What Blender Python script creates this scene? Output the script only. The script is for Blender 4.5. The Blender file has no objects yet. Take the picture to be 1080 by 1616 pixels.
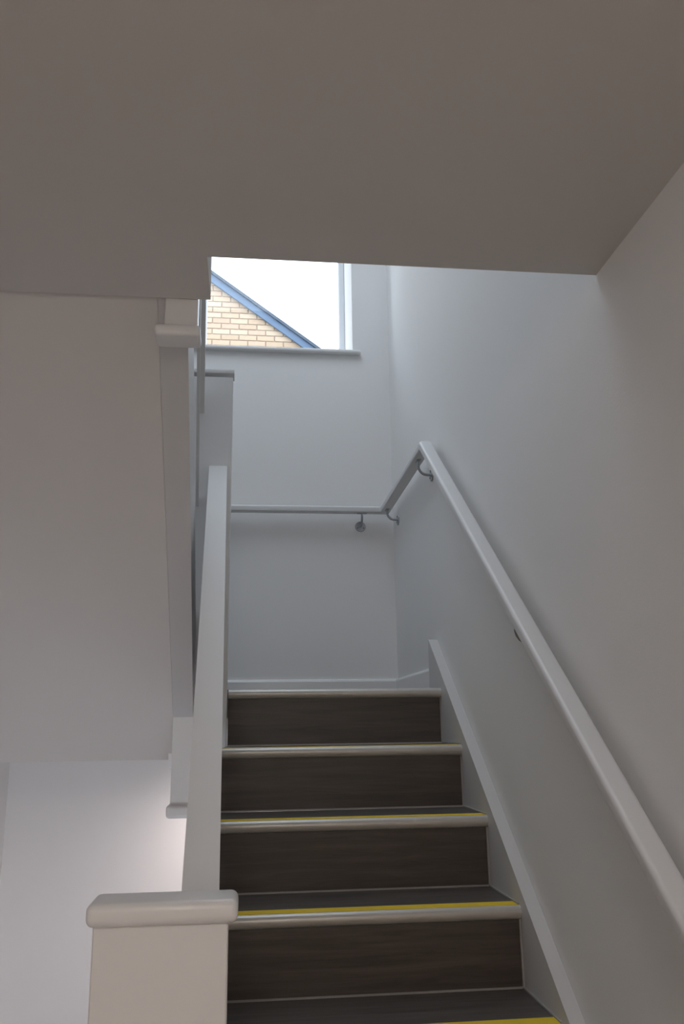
import bpy, bmesh, math, random
from mathutils import Vector, Matrix
random.seed(7)
scene = bpy.context.scene
COL = scene.collection

# ------------------------------------------------------------------ camera
PITCH, YAW, ROLL, FPX = 0.2458, 0.1149, 0.0132, 1344.7
Fv = Vector((math.sin(YAW)*math.cos(PITCH), math.cos(YAW)*math.cos(PITCH), math.sin(PITCH)))
R0 = Vector((math.cos(YAW), -math.sin(YAW), 0)); U0 = R0.cross(Fv)
Rv = math.cos(ROLL)*R0 - math.sin(ROLL)*U0; Uv = math.sin(ROLL)*R0 + math.cos(ROLL)*U0
cd = bpy.data.cameras.new('camera'); cam = bpy.data.objects.new('camera', cd); COL.objects.link(cam)
cd.sensor_fit = 'HORIZONTAL'; cd.sensor_width = 36; cd.lens = 36*FPX/1080; cd.clip_start = 0.02
M = Matrix((Rv, Uv, -Fv)).transposed().to_4x4(); cam.matrix_world = M
scene.camera = cam

# ------------------------------------------------------------------ world, exposure
wd = bpy.data.worlds.new('world'); scene.world = wd; wd.use_nodes = True
bg = wd.node_tree.nodes['Background']
bg.inputs['Color'].default_value = (0.83, 0.89, 1.0, 1); bg.inputs['Strength'].default_value = 4.3
vs = scene.view_settings
vs.view_transform = 'Standard'; vs.look = 'None'; vs.gamma = 1; vs.use_curve_mapping = False
vs.exposure = 0.0
HALL_FILL, HALL_COL = 68.0, (1.0, 0.92, 0.85)  # strength and tint of the added fill lamp behind the viewer
LOW_LAMP, LOW_COL = 20.0, (1.0, 0.87, 0.83)
scene.cycles.max_bounces = 12; scene.cycles.diffuse_bounces = 8
scene.cycles.use_denoising = True
# light portal in the window opening guides sampling only
def portal(loc, rot, sx, sy):
    pl = bpy.data.lights.new('window_portal', 'AREA'); po = bpy.data.objects.new('window_portal', pl)
    pl.shape = 'RECTANGLE'; pl.size = sx; pl.size_y = sy
    po.location = loc; po.rotation_euler = rot
    pl.cycles.is_portal = True; COL.objects.link(po)
portal((0.133, 4.50, 2.48), (math.radians(-90), 0, 0), 0.80, 1.15)
portal((-0.15, 2.65, 3.72), (0, 0, 0), 1.40, 1.90)  # portal of the added rooflight

# ------------------------------------------------------------------ materials
def mat(name, col, rough=0.5, metal=0.0, spec=0.5, var=0.0, vscale=6, bump=0.0, bscale=300, coat=0):
    m = bpy.data.materials.new(name); m.use_nodes = True; nt = m.node_tree; b = nt.nodes['Principled BSDF']
    b.inputs['Base Color'].default_value = (*col, 1); b.inputs['Roughness'].default_value = rough
    b.inputs['Metallic'].default_value = metal; b.inputs['Specular IOR Level'].default_value = spec
    b.inputs['Coat Weight'].default_value = coat
    tc = nt.nodes.new('ShaderNodeTexCoord')
    if var:
        n = nt.nodes.new('ShaderNodeTexNoise'); n.inputs['Scale'].default_value = vscale; n.inputs['Detail'].default_value = 4
        r = nt.nodes.new('ShaderNodeMixRGB'); r.blend_type = 'MIX'
        r.inputs[1].default_value = (*[c*(1-var) for c in col], 1); r.inputs[2].default_value = (*[min(1, c*(1+var)) for c in col], 1)
        nt.links.new(tc.outputs['Object'], n.inputs['Vector']); nt.links.new(n.outputs['Fac'], r.inputs[0])
        nt.links.new(r.outputs[0], b.inputs['Base Color'])
    if bump:
        n = nt.nodes.new('ShaderNodeTexNoise'); n.inputs['Scale'].default_value = bscale
        bp = nt.nodes.new('ShaderNodeBump'); bp.inputs['Strength'].default_value = bump; bp.inputs['Distance'].default_value = 0.002
        nt.links.new(tc.outputs['Object'], n.inputs['Vector']); nt.links.new(n.outputs['Fac'], bp.inputs['Height'])
        nt.links.new(bp.outputs[0], b.inputs['Normal'])
    return m
def wood(name, dark, light, axis_scale):
    m = mat(name, dark, 0.42, bump=0.0); nt = m.node_tree; b = nt.nodes['Principled BSDF']
    tc = nt.nodes.new('ShaderNodeTexCoord'); mp = nt.nodes.new('ShaderNodeMapping'); mp.inputs['Scale'].default_value = axis_scale
    n = nt.nodes.new('ShaderNodeTexNoise'); n.inputs['Scale'].default_value = 3.0; n.inputs['Detail'].default_value = 8; n.inputs['Roughness'].default_value = 0.65
    n.inputs['Distortion'].default_value = 0.6
    cr = nt.nodes.new('ShaderNodeValToRGB'); cr.color_ramp.elements[0].position = 0.3; cr.color_ramp.elements[1].position = 0.72
    cr.color_ramp.elements[0].color = (*dark, 1); cr.color_ramp.elements[1].color = (*light, 1)
    bp = nt.nodes.new('ShaderNodeBump'); bp.inputs['Strength'].default_value = 0.15; bp.inputs['Distance'].default_value = 0.001
    nt.links.new(tc.outputs['Object'], mp.inputs['Vector']); nt.links.new(mp.outputs[0], n.inputs['Vector'])
    nt.links.new(n.outputs['Fac'], cr.inputs[0]); nt.links.new(cr.outputs[0], b.inputs['Base Color'])
    nt.links.new(n.outputs['Fac'], bp.inputs['Height']); nt.links.new(bp.outputs[0], b.inputs['Normal'])
    return m
def lamp_mat(name, col, s):
    m = bpy.data.materials.new(name); m.use_nodes = True; nt = m.node_tree; b = nt.nodes['Principled BSDF']
    b.inputs['Base Color'].default_value = (0.9, 0.9, 0.9, 1)
    b.inputs['Emission Color'].default_value = (*col, 1); b.inputs['Emission Strength'].default_value = s
    return m
W_ = mat('wall_paint', (0.78, 0.77, 0.765), 0.75, spec=0.3, var=0.012, vscale=2.5, bump=0.12, bscale=260)
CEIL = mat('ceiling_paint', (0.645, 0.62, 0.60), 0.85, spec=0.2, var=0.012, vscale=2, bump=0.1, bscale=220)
TRIM = mat('trim_satin_paint', (0.76, 0.75, 0.745), 0.33, spec=0.5, var=0.01, vscale=8, bump=0.04, bscale=90)
CAPM = mat('capping_paint', (0.66, 0.65, 0.645), 0.42, spec=0.4)
RAILM = mat('rail_satin_paint', (0.68, 0.67, 0.67), 0.36, spec=0.5)
STRG = mat('string_paint', (0.58, 0.565, 0.56), 0.4, spec=0.45)
TREAD = wood('tread_vinyl', (0.050, 0.042, 0.038), (0.115, 0.096, 0.085), (1.2, 14, 14))
RISER = wood('riser_vinyl', (0.050, 0.038, 0.031), (0.105, 0.082, 0.068), (1.0, 10, 16))
NOSE = mat('nosing_metal', (0.53, 0.50, 0.46), 0.34, metal=0.3, spec=0.5, var=0.05, vscale=30)
YEL = mat('yellow_insert', (0.78, 0.55, 0.02), 0.55, var=0.12, vscale=12, bump=0.4, bscale=500)
SEAL = mat('sealant', (0.36, 0.34, 0.32), 0.5)
STEEL = mat('brushed_steel', (0.42, 0.43, 0.45), 0.30, metal=0.9)
DARKST = mat('screw_steel', (0.20, 0.20, 0.21), 0.35, metal=0.9)
UPVC = mat('window_upvc', (0.72, 0.74, 0.77), 0.35)
SLATE = mat('bargeboard_grey', (0.065, 0.105, 0.17), 0.5, var=0.1, vscale=4)
SLATE2 = mat('verge_grey', (0.03, 0.045, 0.07), 0.5)
ROOF = mat('roof_slate', (0.07, 0.085, 0.11), 0.6, var=0.2, vscale=10, bump=0.5, bscale=30)
MORTAR = mat('mortar', (0.31, 0.245, 0.185), 0.9, bump=0.5, bscale=150)
BR = [mat('brick_'+n, c, 0.85, var=0.12, vscale=18, bump=0.6, bscale=90) for n, c in
      (('buff', (0.375, 0.275, 0.19)), ('pale', (0.40, 0.305, 0.22)), ('pink', (0.375, 0.265, 0.19)), ('sand', (0.35, 0.255, 0.175)))]
FLOORM = wood('hall_vinyl', (0.16, 0.12, 0.09), (0.26, 0.20, 0.16), (10, 1, 1))
GROUND = mat('asphalt', (0.16, 0.16, 0.16), 0.9, var=0.15, vscale=3, bump=0.5, bscale=80)
g = bpy.data.materials.new('window_glass'); g.use_nodes = True; nt = g.node_tree; nt.nodes.clear()
o_ = nt.nodes.new('ShaderNodeOutputMaterial'); mx = nt.nodes.new('ShaderNodeMixShader'); tr = nt.nodes.new('ShaderNodeBsdfTransparent')
gl = nt.nodes.new('ShaderNodeBsdfGlossy'); gl.inputs['Roughness'].default_value = 0.02; tr.inputs[0].default_value = (0.95, 0.98, 0.98, 1)
mx.inputs[0].default_value = 0.03
nt.links.new(tr.outputs[0], mx.inputs[1]); nt.links.new(gl.outputs[0], mx.inputs[2]); nt.links.new(mx.outputs[0], o_.inputs[0])
GLASS = g

# ------------------------------------------------------------------ helpers
K = 0.0255                                    # the inner balustrade line runs slightly out of square
def sh(x, y): return x + K*(3.0 - y)
def obj(name, bm, m, parent=None, smooth=False, skew=False):
    if skew:
        for v in bm.verts: v.co.x = sh(v.co.x, v.co.y)
    bmesh.ops.recalc_face_normals(bm, faces=bm.faces)
    me = bpy.data.meshes.new(name); bm.to_mesh(me); bm.free()
    for mm in (m if isinstance(m, (list, tuple)) else [m]): me.materials.append(mm)
    if smooth:
        for p in me.polygons: p.use_smooth = True
        me.set_sharp_from_angle(angle=math.radians(40))
    o = bpy.data.objects.new(name, me); COL.objects.link(o)
    if parent: o.parent = parent; o.matrix_parent_inverse = Matrix.Translation(parent_world(parent)).inverted()
    return o
def parent_world(p):
    v = Vector(p.location)
    while p.parent: p = p.parent; v = v + Vector(p.location)
    return v
def part(name, bm, m, parent, **k):
    o = obj(name, bm, m, None, **k); o.parent = parent
    base = wloc(parent)
    o.data.transform(Matrix.Translation(-base)); return o
def wloc(p):
    v = Vector((0, 0, 0))
    while p: v += Vector(p.location); p = p.parent
    return v
def thing(name, label, cat, loc=(0, 0, 0), group=None, kind=None):
    o = bpy.data.objects.new(name, None); COL.objects.link(o); o.location = loc; o.empty_display_size = 0.1
    if label: o['label'] = label
    if cat: o['category'] = cat
    if group: o['group'] = group
    if kind: o['kind'] = kind
    return o
def tag(o, label, cat=None, kind=None):
    o['label'] = label
    if cat: o['category'] = cat
    if kind: o['kind'] = kind
    return o
def B(): return bmesh.new()
def box(bm, x0, x1, y0, y1, z0, z1, bev=0, seg=2):
    r = bmesh.ops.create_cube(bm, size=1)
    for v in r['verts']:
        v.co = Vector((x0+(v.co.x+.5)*(x1-x0), y0+(v.co.y+.5)*(y1-y0), z0+(v.co.z+.5)*(z1-z0)))
    if bev:
        es = list({e for v in r['verts'] for e in v.link_edges})
        bmesh.ops.bevel(bm, geom=es, offset=bev, segments=seg, profile=0.5, affect='EDGES')
    return bm
def prism_x(bm, pts, x0, x1):
    """polygon in (y,z) extruded along x"""
    a = [bm.verts.new((x0, y, z)) for y, z in pts]; b = [bm.verts.new((x1, y, z)) for y, z in pts]
    n = len(pts); bm.faces.new(a); bm.faces.new(b[::-1])
    for i in range(n): bm.faces.new((a[i], a[(i+1) % n], b[(i+1) % n], b[i]))
    return bm
def bevel_all(bm, w, seg=2, ang=30):
    es = [e for e in bm.edges if len(e.link_faces) == 2 and e.calc_face_angle(0) > math.radians(ang)]
    bmesh.ops.bevel(bm, geom=es, offset=w, segments=seg, profile=0.5, affect='EDGES'); return bm
def sweep(bm, path, prof, up=Vector((0, 0, 1)), cap=True):
    """profile [(side,up)] swept along 3D path with mitred joints"""
    path = [Vector(p) for p in path]; rings = []
    for i, p in enumerate(path):
        d0 = (p-path[i-1]).normalized() if i else (path[1]-p).normalized()
        d1 = (path[i+1]-p).normalized() if i < len(path)-1 else d0
        nrm = (d0+d1).normalized()
        s = d0.cross(up).normalized(); u = s.cross(d0)
        ring = []
        for a, b in prof:
            q = p + s*a + u*b
            t = (p-q).dot(nrm)/d0.dot(nrm); ring.append(bm.verts.new(q+d0*t))
        rings.append(ring)
    n = len(prof)
    for r0, r1 in zip(rings, rings[1:]):
        for i in range(n): bm.faces.new((r0[i], r0[(i+1) % n], r1[(i+1) % n], r1[i]))
    if cap: bm.faces.new(rings[0][::-1]); bm.faces.new(rings[-1])
    return bm
def circ(r, n=16): return [(r*math.cos(2*math.pi*i/n), r*math.sin(2*math.pi*i/n)) for i in range(n)]

# ------------------------------------------------------------------ fitted dimensions
XR, XW, XL = 0.698, 0.733, -1.035       # string face, right wall, left wall
Y0, Z0, G, RR = 2.2594, -0.6331, 0.2635, 0.19
YB = 4.103; ZL = Z0+4*RR                # back wall, landing level
ZC = 0.925; ZF = Z0-4*RR                # ceiling, hall floor
ZU = ZL+6*RR                            # upper floor level
ZTOP = 3.45; ZLOW = -2.75; YREAR = -3.2
WX0, WX1, WZ0, WZ1 = -0.272, 0.541, 1.905, 3.05
YO = YB+0.36

# ------------------------------------------------------------------ structure
def struct(name, bm, m, label=None, parent=None, **k):
    o = obj(name, bm, m, parent, **k)
    if not parent:
        o['kind'] = 'structure'
        if label: o['label'] = label
    return o
bm = B(); T = 0.36
box(bm, XL-T, WX0, YB, YO, ZLOW-.2, ZTOP+.2); box(bm, WX1, XW+T, YB, YO, ZLOW-.2, ZTOP+.2)
box(bm, WX0, WX1, YB, YO, ZLOW-.2, WZ0-.02); box(bm, WX0, WX1, YB, YO, WZ1, ZTOP+.2)
struct('wall_back', bm, W_, 'white painted back wall of the half landing, holding the high window')
struct('wall_right', box(B(), XW, XW+.2, YREAR-.2, YB, ZLOW, ZTOP+.2), W_, 'white painted wall carrying the sloping handrail, right of the steps')
struct('wall_left', box(B(), XL-.2, XL, YREAR-.2, YB, ZLOW, ZTOP+.2), W_, 'pale wall at far left, seen as a narrow edge under the soffit')
struct('wall_rear', box(B(), XL, XW, YREAR-.2, YREAR, ZLOW, ZTOP+.2), W_, 'white wall closing the hall behind the viewer')
bm = B(); box(bm, XL, XW, YREAR, 1.568, ZC, ZU); box(bm, XL, -0.087, 1.568, 1.748, ZC, ZU)
bmesh.ops.remove_doubles(bm, verts=bm.verts, dist=1e-5)
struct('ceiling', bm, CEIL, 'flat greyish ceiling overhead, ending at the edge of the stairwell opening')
SX0, SX1, SY0, SY1 = -0.85, 0.55, 1.70, 3.60      # opening for the rooflight added to brighten the stairwell
bm = B(); box(bm, XL, XW, YREAR, SY0, ZTOP, ZTOP+.2); box(bm, XL, XW, SY1, YB, ZTOP, ZTOP+.2)
box(bm, XL, SX0, SY0, SY1, ZTOP, ZTOP+.2); box(bm, SX1, XW, SY0, SY1, ZTOP, ZTOP+.2)
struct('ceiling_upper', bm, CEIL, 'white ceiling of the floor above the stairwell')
struct('floor', box(B(), XL, XW, YREAR, 1.19, ZF-.2, ZF), FLOORM, 'wood-look hall floor at the foot of the stairs')
struct('floor_lower', box(B(), XL, XW, 1.19, YB, ZLOW-.2, ZLOW), FLOORM, 'floor of the level below, under the landing')
# half landing slab
bm = prism_x(B(), [(3.072, ZL-.004), (YB, ZL-.004), (YB, -.088), (3.21, -.088), (3.072, 0.03)], XL, XW)
struct('floor_landing', bm, W_, 'half landing slab at the top of the flight')
struct('floor_landing_finish', box(B(), XL, XW, 3.072, YB, ZL-.004, ZL), TREAD, 'dark wood-look covering of the half landing')
struct('ground', box(B(), -14, 14, YO, 26, ZLOW-.5, ZLOW-.3), GROUND, 'ground outside between the two buildings')
# skirtings (rounded top profile)
def skirt(bm, p0, p1, side, z, h=0.088, t=0.016):
    p0, p1 = Vector((*p0, z)), Vector((*p1, z)); s = Vector((*side, 0))
    prof = [(0, 0), (t, 0), (t, h-.012), (t*.75, h-.004), (t*.35, h), (0, h)]
    a = [bm.verts.new(p0+s*q+Vector((0, 0, w))) for q, w in prof]; b = [bm.verts.new(p1+s*q+Vector((0, 0, w))) for q, w in prof]
    bm.faces.new(a); bm.faces.new(b[::-1])
    for i in range(len(prof)): bm.faces.new((a[i], a[(i+1) % 6], b[(i+1) % 6], b[i]))
    return bm
struct('baseboard_back', skirt(B(), (XL, YB), (XW, YB), (0, -1), ZL), TRIM, 'low white skirting along the back wall of the landing')
struct('baseboard_right', skirt(B(), (XW, 3.225), (XW, YB-.016), (-1, 0), ZL), TRIM, 'short white skirting on the right wall of the landing')

# ------------------------------------------------------------------ window
w = thing('window_1', 'high window in the back wall showing the brick gable and white sky', None, (WX0, YB, WZ0), kind='structure')
YF = YB+0.32
bm = B(); fw = 0.034
for a in ((WX0, WX0+fw, WZ0, WZ1), (WX1-fw, WX1, WZ0, WZ1), (WX0+fw, WX1-fw, WZ0, WZ0+fw), (WX0+fw, WX1-fw, WZ1-fw, WZ1)):
    box(bm, a[0], a[1], YF-.0, YF+.04, a[2], a[3], 0.004, 1)
part('window_frame', bm, UPVC, w)
part('window_pane', box(B(), WX0+fw, WX1-fw, YF+.018, YF+.022, WZ0+fw, WZ1-fw), GLASS, w)
bm = box(B(), WX0-.04, WX1+.04, YB-.032, YB, WZ0-.022, WZ0, 0.008, 3)
box(bm, WX0, WX1, YB-.005, YF, WZ0-.02, WZ0-.001)
part('window_sill', bm, TRIM, w, smooth=True)

w2 = thing('added_rooflight', 'added rooflight brightening the stairwell from above, out of sight over the ceiling edge', None, (SX0, SY0, ZTOP+.15), kind='structure')  # unseen rooflight, added to bring more sky light indoors
bm = B()
for a in ((SX0, SX0+.04, SY0, SY1), (SX1-.04, SX1, SY0, SY1), (SX0+.04, SX1-.04, SY0, SY0+.04), (SX0+.04, SX1-.04, SY1-.04, SY1)):
    box(bm, a[0], a[1], a[2], a[3], ZTOP+.16, ZTOP+.24, 0.004, 1)
part('window_frame', bm, UPVC, w2)
part('window_pane', box(B(), SX0+.04, SX1-.04, SY0+.04, SY1-.04, ZTOP+.20, ZTOP+.206), GLASS, w2)

# ------------------------------------------------------------------ lower staircase
st = thing('staircase', 'dark wood-look flight of steps with grey metal nosings and yellow strips, climbing to the landing', 'staircase', (0.33, 1.2, ZF))
def xleft(y): return sh(-0.0735, y) if y < 2.99 else -0.0535
def nose_profile(y, z):          # rounded front of a stair nosing, (y,z) polygon
    r = 0.0165; pts = []
    for i in range(9):
        a = math.radians(90+180*i/8); pts.append((y+r*0.95+r*0.95*math.cos(a), z-r+r*math.sin(a)))
    pts += [(y+.022, z-2*r), (y+.022, z-.004), (y+.030, z-.004), (y+.030, z)]
    return pts
def slope_box(bm, fx0, fx1, y0, y1, z0, z1):
    """box whose left end follows the balustrade"""
    vs_ = [(fx0(y0), y0, z0), (fx1, y0, z0), (fx1, y1, z0), (fx0(y1), y1, z0), (fx0(y0), y0, z1), (fx1, y0, z1), (fx1, y1, z1), (fx0(y1), y1, z1)]
    v = [bm.verts.new(c) for c in vs_]
    for f in ((0, 1, 2, 3), (4, 5, 6, 7), (0, 1, 5, 4), (1, 2, 6, 5), (2, 3, 7, 6), (3, 0, 4, 7)): bm.faces.new([v[i] for i in f])
    return bm
for k in range(-4, 4):
    y = Y0+k*G; zb = Z0+k*RR; zt = zb+RR; xl = xleft(y)
    part('riser', box(B(), xl, XR, y, y+.018, zb+.0005 if k > -4 else zb, zt-.033), RISER, st)
    if k < 3:
        part('tread', slope_box(B(), xleft, XR, y+.0165, y+G-.0005, zt-.022, zt-.0005), TREAD, st)
    else:
        part('tread', box(B(), xl, XR, y+.0165, 3.072, zt-.022, zt-.0005), TREAD, st)
    n = part('nosing', prism_x(B(), nose_profile(y-.0135, zt), xl, XR), NOSE, st, smooth=True); n['label'] = 'rounded grey metal nosing on the step edge'
    if k < 3: s = part('anti_slip_strip', box(B(), xl, XR-.002, y+.0005, y+.046, zt-.001, zt+.0005), YEL, n); s['label'] = 'yellow insert along the nosing'
    bm = box(B(), xl, XR, y-.0045, y, zb, zb+.0042)
    box(bm, XR-.0045, XR, y-.0045, y, zb, zt-.033)
    if k < 3: box(bm, XR-.0045, XR, y+.004, y+G, zt, zt+.0042)
    q = part('sealant_line', bm, SEAL, st); q['label'] = 'thin pale sealant line in the step corner'
# wall string: board against the right wall, sloping top edge
SL = 0.739
def stz(y): return 0.313+SL*(y-3.216)
bm = prism_x(B(), [(1.06, stz(1.06)), (3.216-.004, 0.309), (3.222, 0.315), (3.232, 0.315), (3.232, ZL), (3.05, ZL-.34), (1.42, ZF), (1.06, ZF)], XR, XW-.0005)
bevel_all(bm, 0.003, 2, 60)
q = part('wall_string', bm, STRG, st); q['label'] = 'white painted sloping board along the wall'

# ------------------------------------------------------------------ lower balustrade
BSL = 0.7205
b1 = thing('balustrade', 'white boxed balustrade beside the lower steps, capped end post in front, tall post at landing', 'balustrade', (-0.09, 1.26, ZF))
q = part('newel_post', box(B(), -0.196, -0.0168, 1.265, 1.322, ZF, -.25, .002, 1), TRIM, b1); q['label'] = 'short square end post nearest the viewer'
q = part('newel_cap', box(B(), -0.2045, -0.0035, 1.249, 1.336, -.2555, -.2255, .0105, 5), TRIM, b1, smooth=True); q['label'] = 'rounded flat cap on the short end post'
def lz(y): return 0.924+BSL*(y-3.0)
def slopebar(x0, x1, ya, yb, f, t, bev=0.006):
    bm = prism_x(B(), [(ya, f(ya)), (yb, f(yb)), (yb, f(yb)-t), (ya, f(ya)-t)], x0, x1)
    return bevel_all(bm, bev, 3, 30)
cp = slopebar(-0.138, -0.0735, 1.322, 3.0, lz, 0.04, .007)
for v in cp.verts:
    if v.co.x < -.11: v.co.x += .006*(3-v.co.y)
q = part('capping', cp, CAPM, b1, smooth=True, skew=True); q['label'] = 'long sloping top rail'
part('infill_panel', prism_x(B(), [(1.322, lz(1.322)-.036), (3.0, lz(3.0)-.036), (3.0, -0.02), (1.322, -1.235)], -0.131, -0.0805), TRIM, b1, skew=True)
bm = box(B(), -0.2375, -0.0575, 3.0, 3.07, -.252, 1.272, .002, 1)
q = part('newel_post', bm, TRIM, b1); q['label'] = 'tall boxed post at the landing, hanging below it'
q = part('newel_cap', box(B(), -0.2405, -0.0535, 2.996, 3.074, 1.286, 1.302, .002, 2), TRIM, b1, smooth=True); q['label'] = 'flat cap on the tall landing post'
q = part('newel_base_trim', box(B(), -0.2495, -0.0455, 2.986, 3.082, -.288, -.246, .012, 4), TRIM, b1, smooth=True); q['label'] = 'rounded trim under the hanging end of the landing post'

# ------------------------------------------------------------------ upper flight (returns towards the viewer, seen from below)
up = thing('staircase', 'upper flight seen from below as a flat greyish sloping soffit at left', 'staircase', (-0.6, 3.0, ZL))
def soz(y): return 0.925-0.721*(y-1.766)
bm = prism_x(B(), [(1.747, soz(1.747)), (3.2, soz(3.2)), (3.2, soz(3.2)+.03), (1.80, ZC+.06), (1.747, ZC+.06)], XL+.002, -0.2365)
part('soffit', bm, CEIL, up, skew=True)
sh_l = lambda y: XL+.002
for k in range(6):
    y = 3.05-k*G; zt = ZL+(k+1)*RR
    part('riser', box(B(), XL+.035, -0.236, y-.018, y, zt-RR, zt-.033), RISER, up)
    if k < 5: part('tread', box(B(), XL+.035, -0.236, y-G+.0, y-.016, zt-.022, zt), TREAD, up)
    n = part('nosing', prism_x(B(), [(2*y-a, b) for a, b in nose_profile(y-.0135, zt)], XL+.035, -0.236), NOSE, up, smooth=True)
bm = slopebar(-0.236, -0.170, 1.756, 3.0, lambda y: soz(y)+0.342, 0.342, 0.004)
q = part('string', bm, STRG, up, skew=True, smooth=True); q['label'] = 'white outer string board of the upper flight'
bm = prism_x(B(), [(3.17, soz(3.17)), (3.19, soz(3.2)-.028), (3.21, soz(3.2)-.030), (3.21, soz(3.2)+.03), (3.17, soz(3.17)+.03)], -0.262, -0.2365)
part('soffit_trim', bm, TRIM, up)
b2 = thing('balustrade', 'narrow white balustrade of the upper flight, its small end post hanging from the ceiling edge', 'balustrade', (-0.17, 1.77, ZC))
q = part('newel_post', box(B(), -0.1865, -0.1145, 1.752, 1.798, 0.850, 2.2, .002, 1), TRIM, b2); q['label'] = 'slim square post passing the ceiling edge'
q = part('newel_base_trim', box(B(), -0.207, -0.1075, 1.735, 1.809, 0.832, 0.859, .009, 4), TRIM, b2, smooth=True); q['label'] = 'rounded trim under the hanging post'
def rail2(x0, x1, z3, t, ya, nm, lab):
    bm = slopebar(x0, x1, ya, 3.0, lambda y: z3-0.721*(y-3.0), t, .003)
    for v in bm.verts: v.co.x += 0.04*(3.0-v.co.y)
    q = part(nm, bm, TRIM, b2, smooth=True); q['label'] = lab
rail2(-0.178, -0.161, 1.20, .075, 1.80, 'handrail', 'slim upper rail rising from the landing post')
rail2(-0.182, -0.172, 0.80, .03, 1.80, 'middle_rail', 'thin middle rail')

# ------------------------------------------------------------------ wall handrail
XH = XW-.054; RH = 0.0235
hr = thing('handrail', 'white mopstick handrail climbing the right wall, then running level around the landing corner', 'handrail', (XH, 3.06, 1.03))
prof = []
for cx_, cz_, a0 in ((RH-.009, .006, 0), (-RH+.009, .006, 90), (-RH+.006, -.010, 180), (RH-.006, -.010, 270)):
    rr_ = .010 if cz_ > 0 else .006
    for i in range(6):
        a = math.radians(a0+90*i/5); prof.append((cx_+rr_*math.cos(a), cz_+rr_*math.sin(a)))
HS = 0.778
def hz(y): return 1.041-HS*(3.062-y)
P0 = (XH, 0.95, hz(0.95)); P1 = (XH, 3.062, 1.041); P2 = (XH, YB-.065, 1.031); P3 = (-1.0, YB-.065, 1.026)
def section(a, b, m0=None, m1=None, lab=None):
    a, b = Vector(a), Vector(b); d = (b-a).normalized(); s = d.cross(Vector((0, 0, 1))).normalized(); u = s.cross(d)
    bm = B(); rings = []
    for p, nn in ((a, m0), (b, m1)):
        ring = []
        for x, y in prof:
            q = p+s*x+u*y
            if nn is not None: q += d*((p-q).dot(nn)/d.dot(nn))
            ring.append(bm.verts.new(q))
        rings.append(ring)
    n = len(prof)
    for i in range(n): bm.faces.new((rings[0][i], rings[0][(i+1) % n], rings[1][(i+1) % n], rings[1][i]))
    bm.faces.new(rings[0][::-1]); bm.faces.new(rings[1])
    q = part('rail', bm, RAILM, hr, smooth=True); q['label'] = lab
def mit(a, b, c):
    a, b, c = Vector(a), Vector(b), Vector(c); return ((b-a).normalized()+(c-b).normalized()).normalized()
m1 = mit(P0, P1, P2); m2 = mit(P1, P2, P3)
section(P0, P1, None, m1, 'sloping length of rail beside the steps')
section(P1, P2, m1, m2, 'short level length of rail on the right wall')
section(P2, P3, m2, None, 'level length of rail on the back wall')
def bracket(wall, side, zr, rp=0.027, tan=(0, 0, 0), rb=.035, e=.054):
    """wall: plate centre on the wall; side: unit vector out of the wall; zr: rail underside height above; tan: rail direction"""
    wp = Vector(wall); s = Vector(side); tg = Vector(tan).normalized(); t = tg
    U = tg.cross(s); U = U if U.z > 0 else -U
    h = (zr-wp.z)*U.z
    br = bpy.data.objects.new('bracket', None); COL.objects.link(br); br.parent = hr; br.location = wp-wloc(hr); br['label'] = 'curved brushed steel rail bracket'
    rot = s.to_track_quat('Z', 'Y').to_matrix().to_4x4()
    bm = B(); bmesh.ops.create_cone(bm, cap_ends=True, segments=28, radius1=rp, radius2=rp-.002, depth=.005)
    bm.transform(Matrix.Translation(wp+s*.0025) @ rot)
    part('wall_plate', bm, STEEL, br, smooth=True)
    for i in range(3):
        a = math.radians(90+120*i); c = wp+s*.006+t*(.017*math.cos(a))+U*(.017*math.sin(a))
        bm = B(); bmesh.ops.create_cone(bm, cap_ends=True, segments=10, radius1=.0036, radius2=.003, depth=.003, matrix=Matrix.Translation(c) @ rot)
        part('screw', bm, DARKST, br)
    r = min(h, rb); pts = [wp, wp+s*(e-r)]
    for i in range(1, 7):
        a = math.radians(90*i/6); pts.append(wp+s*(e-r+r*math.sin(a))+U*(r-r*math.cos(a)))
    if h > r+.001: pts.append(wp+s*e+U*h)
    bm = B(); n = 10; rings = []
    for i, p in enumerate(pts):
        d = (pts[min(i+1, len(pts)-1)]-pts[max(i-1, 0)]).normalized(); u = d.cross(t).normalized()
        rings.append([bm.verts.new(p+t*(.0055*math.cos(2*math.pi*j/n))+u*(.0055*math.sin(2*math.pi*j/n))) for j in range(n)])
    for r0, r1 in zip(rings, rings[1:]):
        for j in range(n): bm.faces.new((r0[j], r0[(j+1) % n], r1[(j+1) % n], r1[j]))
    bm.faces.new(rings[0][::-1]); bm.faces.new(rings[-1])
    part('arm', bm, STEEL, br, smooth=True)
    return br, wp+s*e+U*h, s
def saddle(br, p, s, tangent):
    tg = Vector(tangent).normalized(); bm = B(); box(bm, -.024, .024, -.0085, .0085, -.002, .002, .0015, 1)
    side = Vector((0, 0, 1)).cross(tg).normalized(); upv = tg.cross(side)
    Mx = Matrix((tg, side, upv)).transposed().to_4x4(); bm.transform(Matrix.Translation(p) @ Mx)
    part('saddle_plate', bm, STEEL, br)
und = .0158
for y, z in ((2.955, .872), (2.122, .196), (1.30, -.478)):
    a = bracket((XW, y, z), (-1, 0, 0), hz(y)-und*math.sqrt(1+HS*HS), .033, (0, 1, HS), .054); saddle(*a, (0, 1, HS))
for y, zc_ in ((3.965, 1.0315), (3.20, 1.0395)):
    a = bracket((XW, y, .966), (-1, 0, 0), zc_-und-.001, .027, (0, 1, 0)); saddle(*a, (0, 1, 0))
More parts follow.
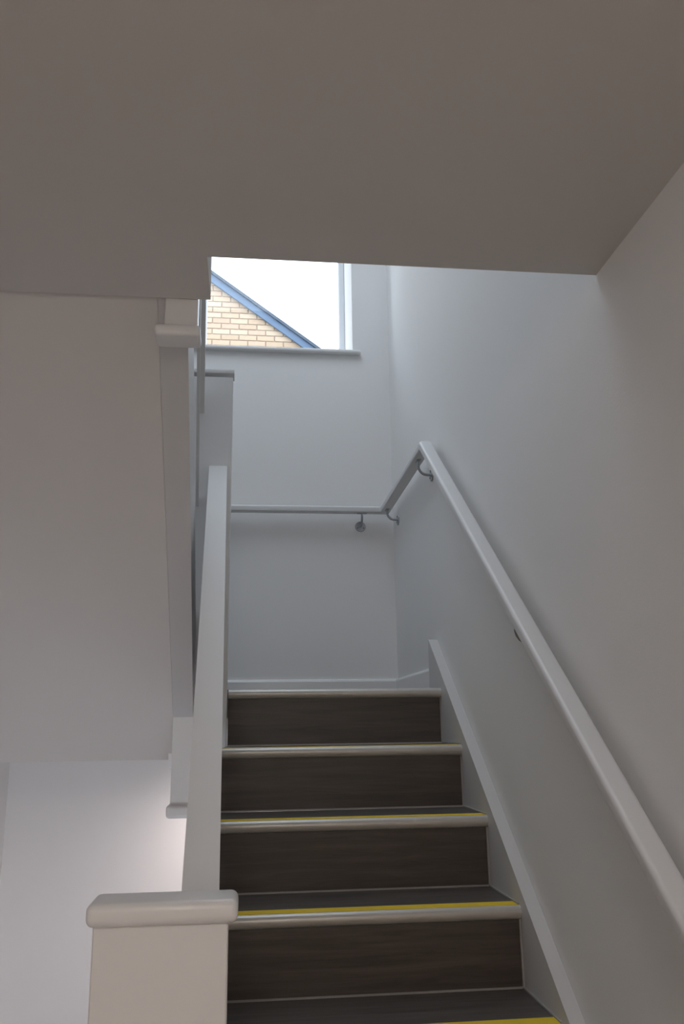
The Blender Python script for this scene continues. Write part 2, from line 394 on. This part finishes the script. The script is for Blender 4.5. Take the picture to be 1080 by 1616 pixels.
for x in (0.565, -0.75):
    a = bracket((x, YB, .962), (0, -1, 0), 1.030-und-.001, .027, (1, 0, 0), .035, .065); saddle(*a, (1, 0, 0))

# ------------------------------------------------------------------ lamps
def fill_lamp(name, lab, loc, r, m):
    t = thing(name, lab, 'light', loc)
    bm = B(); bmesh.ops.create_cone(bm, cap_ends=True, segments=32, radius1=r*1.08, radius2=r*1.08, depth=.03, matrix=Matrix.Translation(Vector(loc)-Vector((0, 0, .015))))
    part('lamp_base', bm, TRIM, t, smooth=True)
    bm = B(); bmesh.ops.create_uvsphere(bm, u_segments=32, v_segments=16, radius=r)
    for v in bm.verts: v.co.z = min(v.co.z, 0)*.4
    bmesh.ops.remove_doubles(bm, verts=bm.verts, dist=1e-5)
    bm.transform(Matrix.Translation(Vector(loc)-Vector((0, 0, .031))))
    part('diffuser', bm, m, t, smooth=True)
fill_lamp('unseen_ceiling_light', 'round warm fill lamp added in the hall, unseen behind the viewer', (-0.15, -1.6, ZC), .20, lamp_mat('hall_fill_glow', HALL_COL, HALL_FILL))  # added lamp out of view, warm ambient fill for ceiling and front faces
LX, LY = 0.08, 3.72
t = thing('unseen_ceiling_light', 'recessed downlight under the half landing, hidden behind the posts', 'light', (LX, LY, -.104))
bm = B(); bmesh.ops.create_cone(bm, cap_ends=True, segments=32, radius1=.052, radius2=.056, depth=.006, matrix=Matrix.Translation((LX, LY, -.107)))
part('lamp_ring', bm, STEEL, t, smooth=True)
bm = B(); bmesh.ops.create_circle(bm, cap_ends=True, segments=32, radius=.04, matrix=Matrix.Translation((LX, LY, -.1105)))
part('lens', bm, lamp_mat('low_lamp_glow', LOW_COL, 8), t)
ld = bpy.data.lights.new('downlight_beam', 'SPOT'); ld.energy = LOW_LAMP; ld.color = LOW_COL; ld.spot_size = math.radians(158); ld.spot_blend = 1.0
ld.shadow_soft_size = .04; lo = bpy.data.objects.new('downlight_beam', ld); COL.objects.link(lo); lo.location = (LX, LY, -.16); lo.rotation_euler = (math.radians(20), math.radians(0), 0)


# ------------------------------------------------------------------ house outside
YG = 10.0
def vz(x): return 5.66-0.736*(x+0.487)       # top line of the verge
AX, EX = -2.3, 1.75
hs = thing('house', 'neighbouring house gable of buff brick under a blue-grey sloping verge, seen through the window', 'house', (0, YG, ZLOW-.3))
top = lambda x: vz(x)-.10
mir = lambda x: 2*AX-x
bm = B()
pts = [(mir(EX-.15), ZLOW-.3), (mir(EX-.15), top(EX-.15)), (AX, top(AX)), (EX-.15, top(EX-.15)), (EX-.15, ZLOW-.3)]
a = [bm.verts.new((x, YG+.012, z)) for x, z in pts]; b = [bm.verts.new((x, YG+6, z)) for x, z in pts]
bm.faces.new(a); bm.faces.new(b[::-1])
for i in range(5): bm.faces.new((a[i], a[(i+1) % 5], b[(i+1) % 5], b[i]))
part('gable_wall', bm, MORTAR, hs)
# bricks
meshes = {}
def brick_mesh(L, mi):
    key = (round(L, 3), mi)
    if key not in meshes:
        bm = box(B(), 0, L, 0, .1, 0, .065, .004, 1); me = bpy.data.meshes.new('brick'); bm.to_mesh(me); bm.free()
        me.materials.append(BR[mi]); meshes[key] = me
    return meshes[key]
far = B(); count = 0
c = 0; z = ZLOW-.3
while z < top(AX):
    off = (c % 2)*.1125
    x = mir(EX-.15)+off
    while x < EX-.16:
        fits = lambda L: z+.065 < min(top(x), top(x+L), top(mir(x)), top(mir(x+L)))+.075 and x+L < EX-.15
        L = next((l for l in (.215, .150, .095, .045) if fits(l)), 0)       # cut bricks close the courses under the verge
        if L:
            mi = random.choice((0, 0, 1, 1, 2, 3)); dy = random.uniform(-.003, .002)
            if -0.75 < x < 1.20 and z > 4.35:
                o = bpy.data.objects.new('brick', brick_mesh(L, mi)); COL.objects.link(o); o.parent = hs
                o.location = Vector((x, YG+dy, z))-Vector(hs.location); count += 1
            else:
                r = bmesh.ops.create_cube(far, size=1)
                for v in r['verts']: v.co = Vector((x+(v.co.x+.5)*L, YG+dy+(v.co.y+.5)*.05, z+(v.co.z+.5)*.065))
                for f in {f for v in r['verts'] for f in v.link_faces}: f.material_index = mi
        x += .225
    z += .075; c += 1
print('bricks', count)
q = part('brickwork', far, BR, hs); q['kind'] = 'stuff'
def verge(t0, t1, y0, y1, nm, m, sgn=1):
    bm = B()
    pts = [(AX, vz(AX)-t0), (EX, vz(EX)-t0), (EX, vz(EX)-t1), (AX, vz(AX)-t1)]
    if sgn < 0: pts = [(mir(x), z) for x, z in pts]
    a = [bm.verts.new((x, y0, z)) for x, z in pts]; b = [bm.verts.new((x, y1, z)) for x, z in pts]
    bm.faces.new(a); bm.faces.new(b[::-1])
    for i in range(4): bm.faces.new((a[i], a[(i+1) % 4], b[(i+1) % 4], b[i]))
    part(nm, bm, m, hs)
for s_ in (1, -1):
    verge(.035, .150, YG-.06, YG-.035, 'bargeboard', SLATE, s_)
    verge(.0, .045, YG-.09, YG-.02, 'verge_trim', SLATE2, s_)
    verge(.0, .060, YG-.02, YG+6.1, 'roof', ROOF, s_)
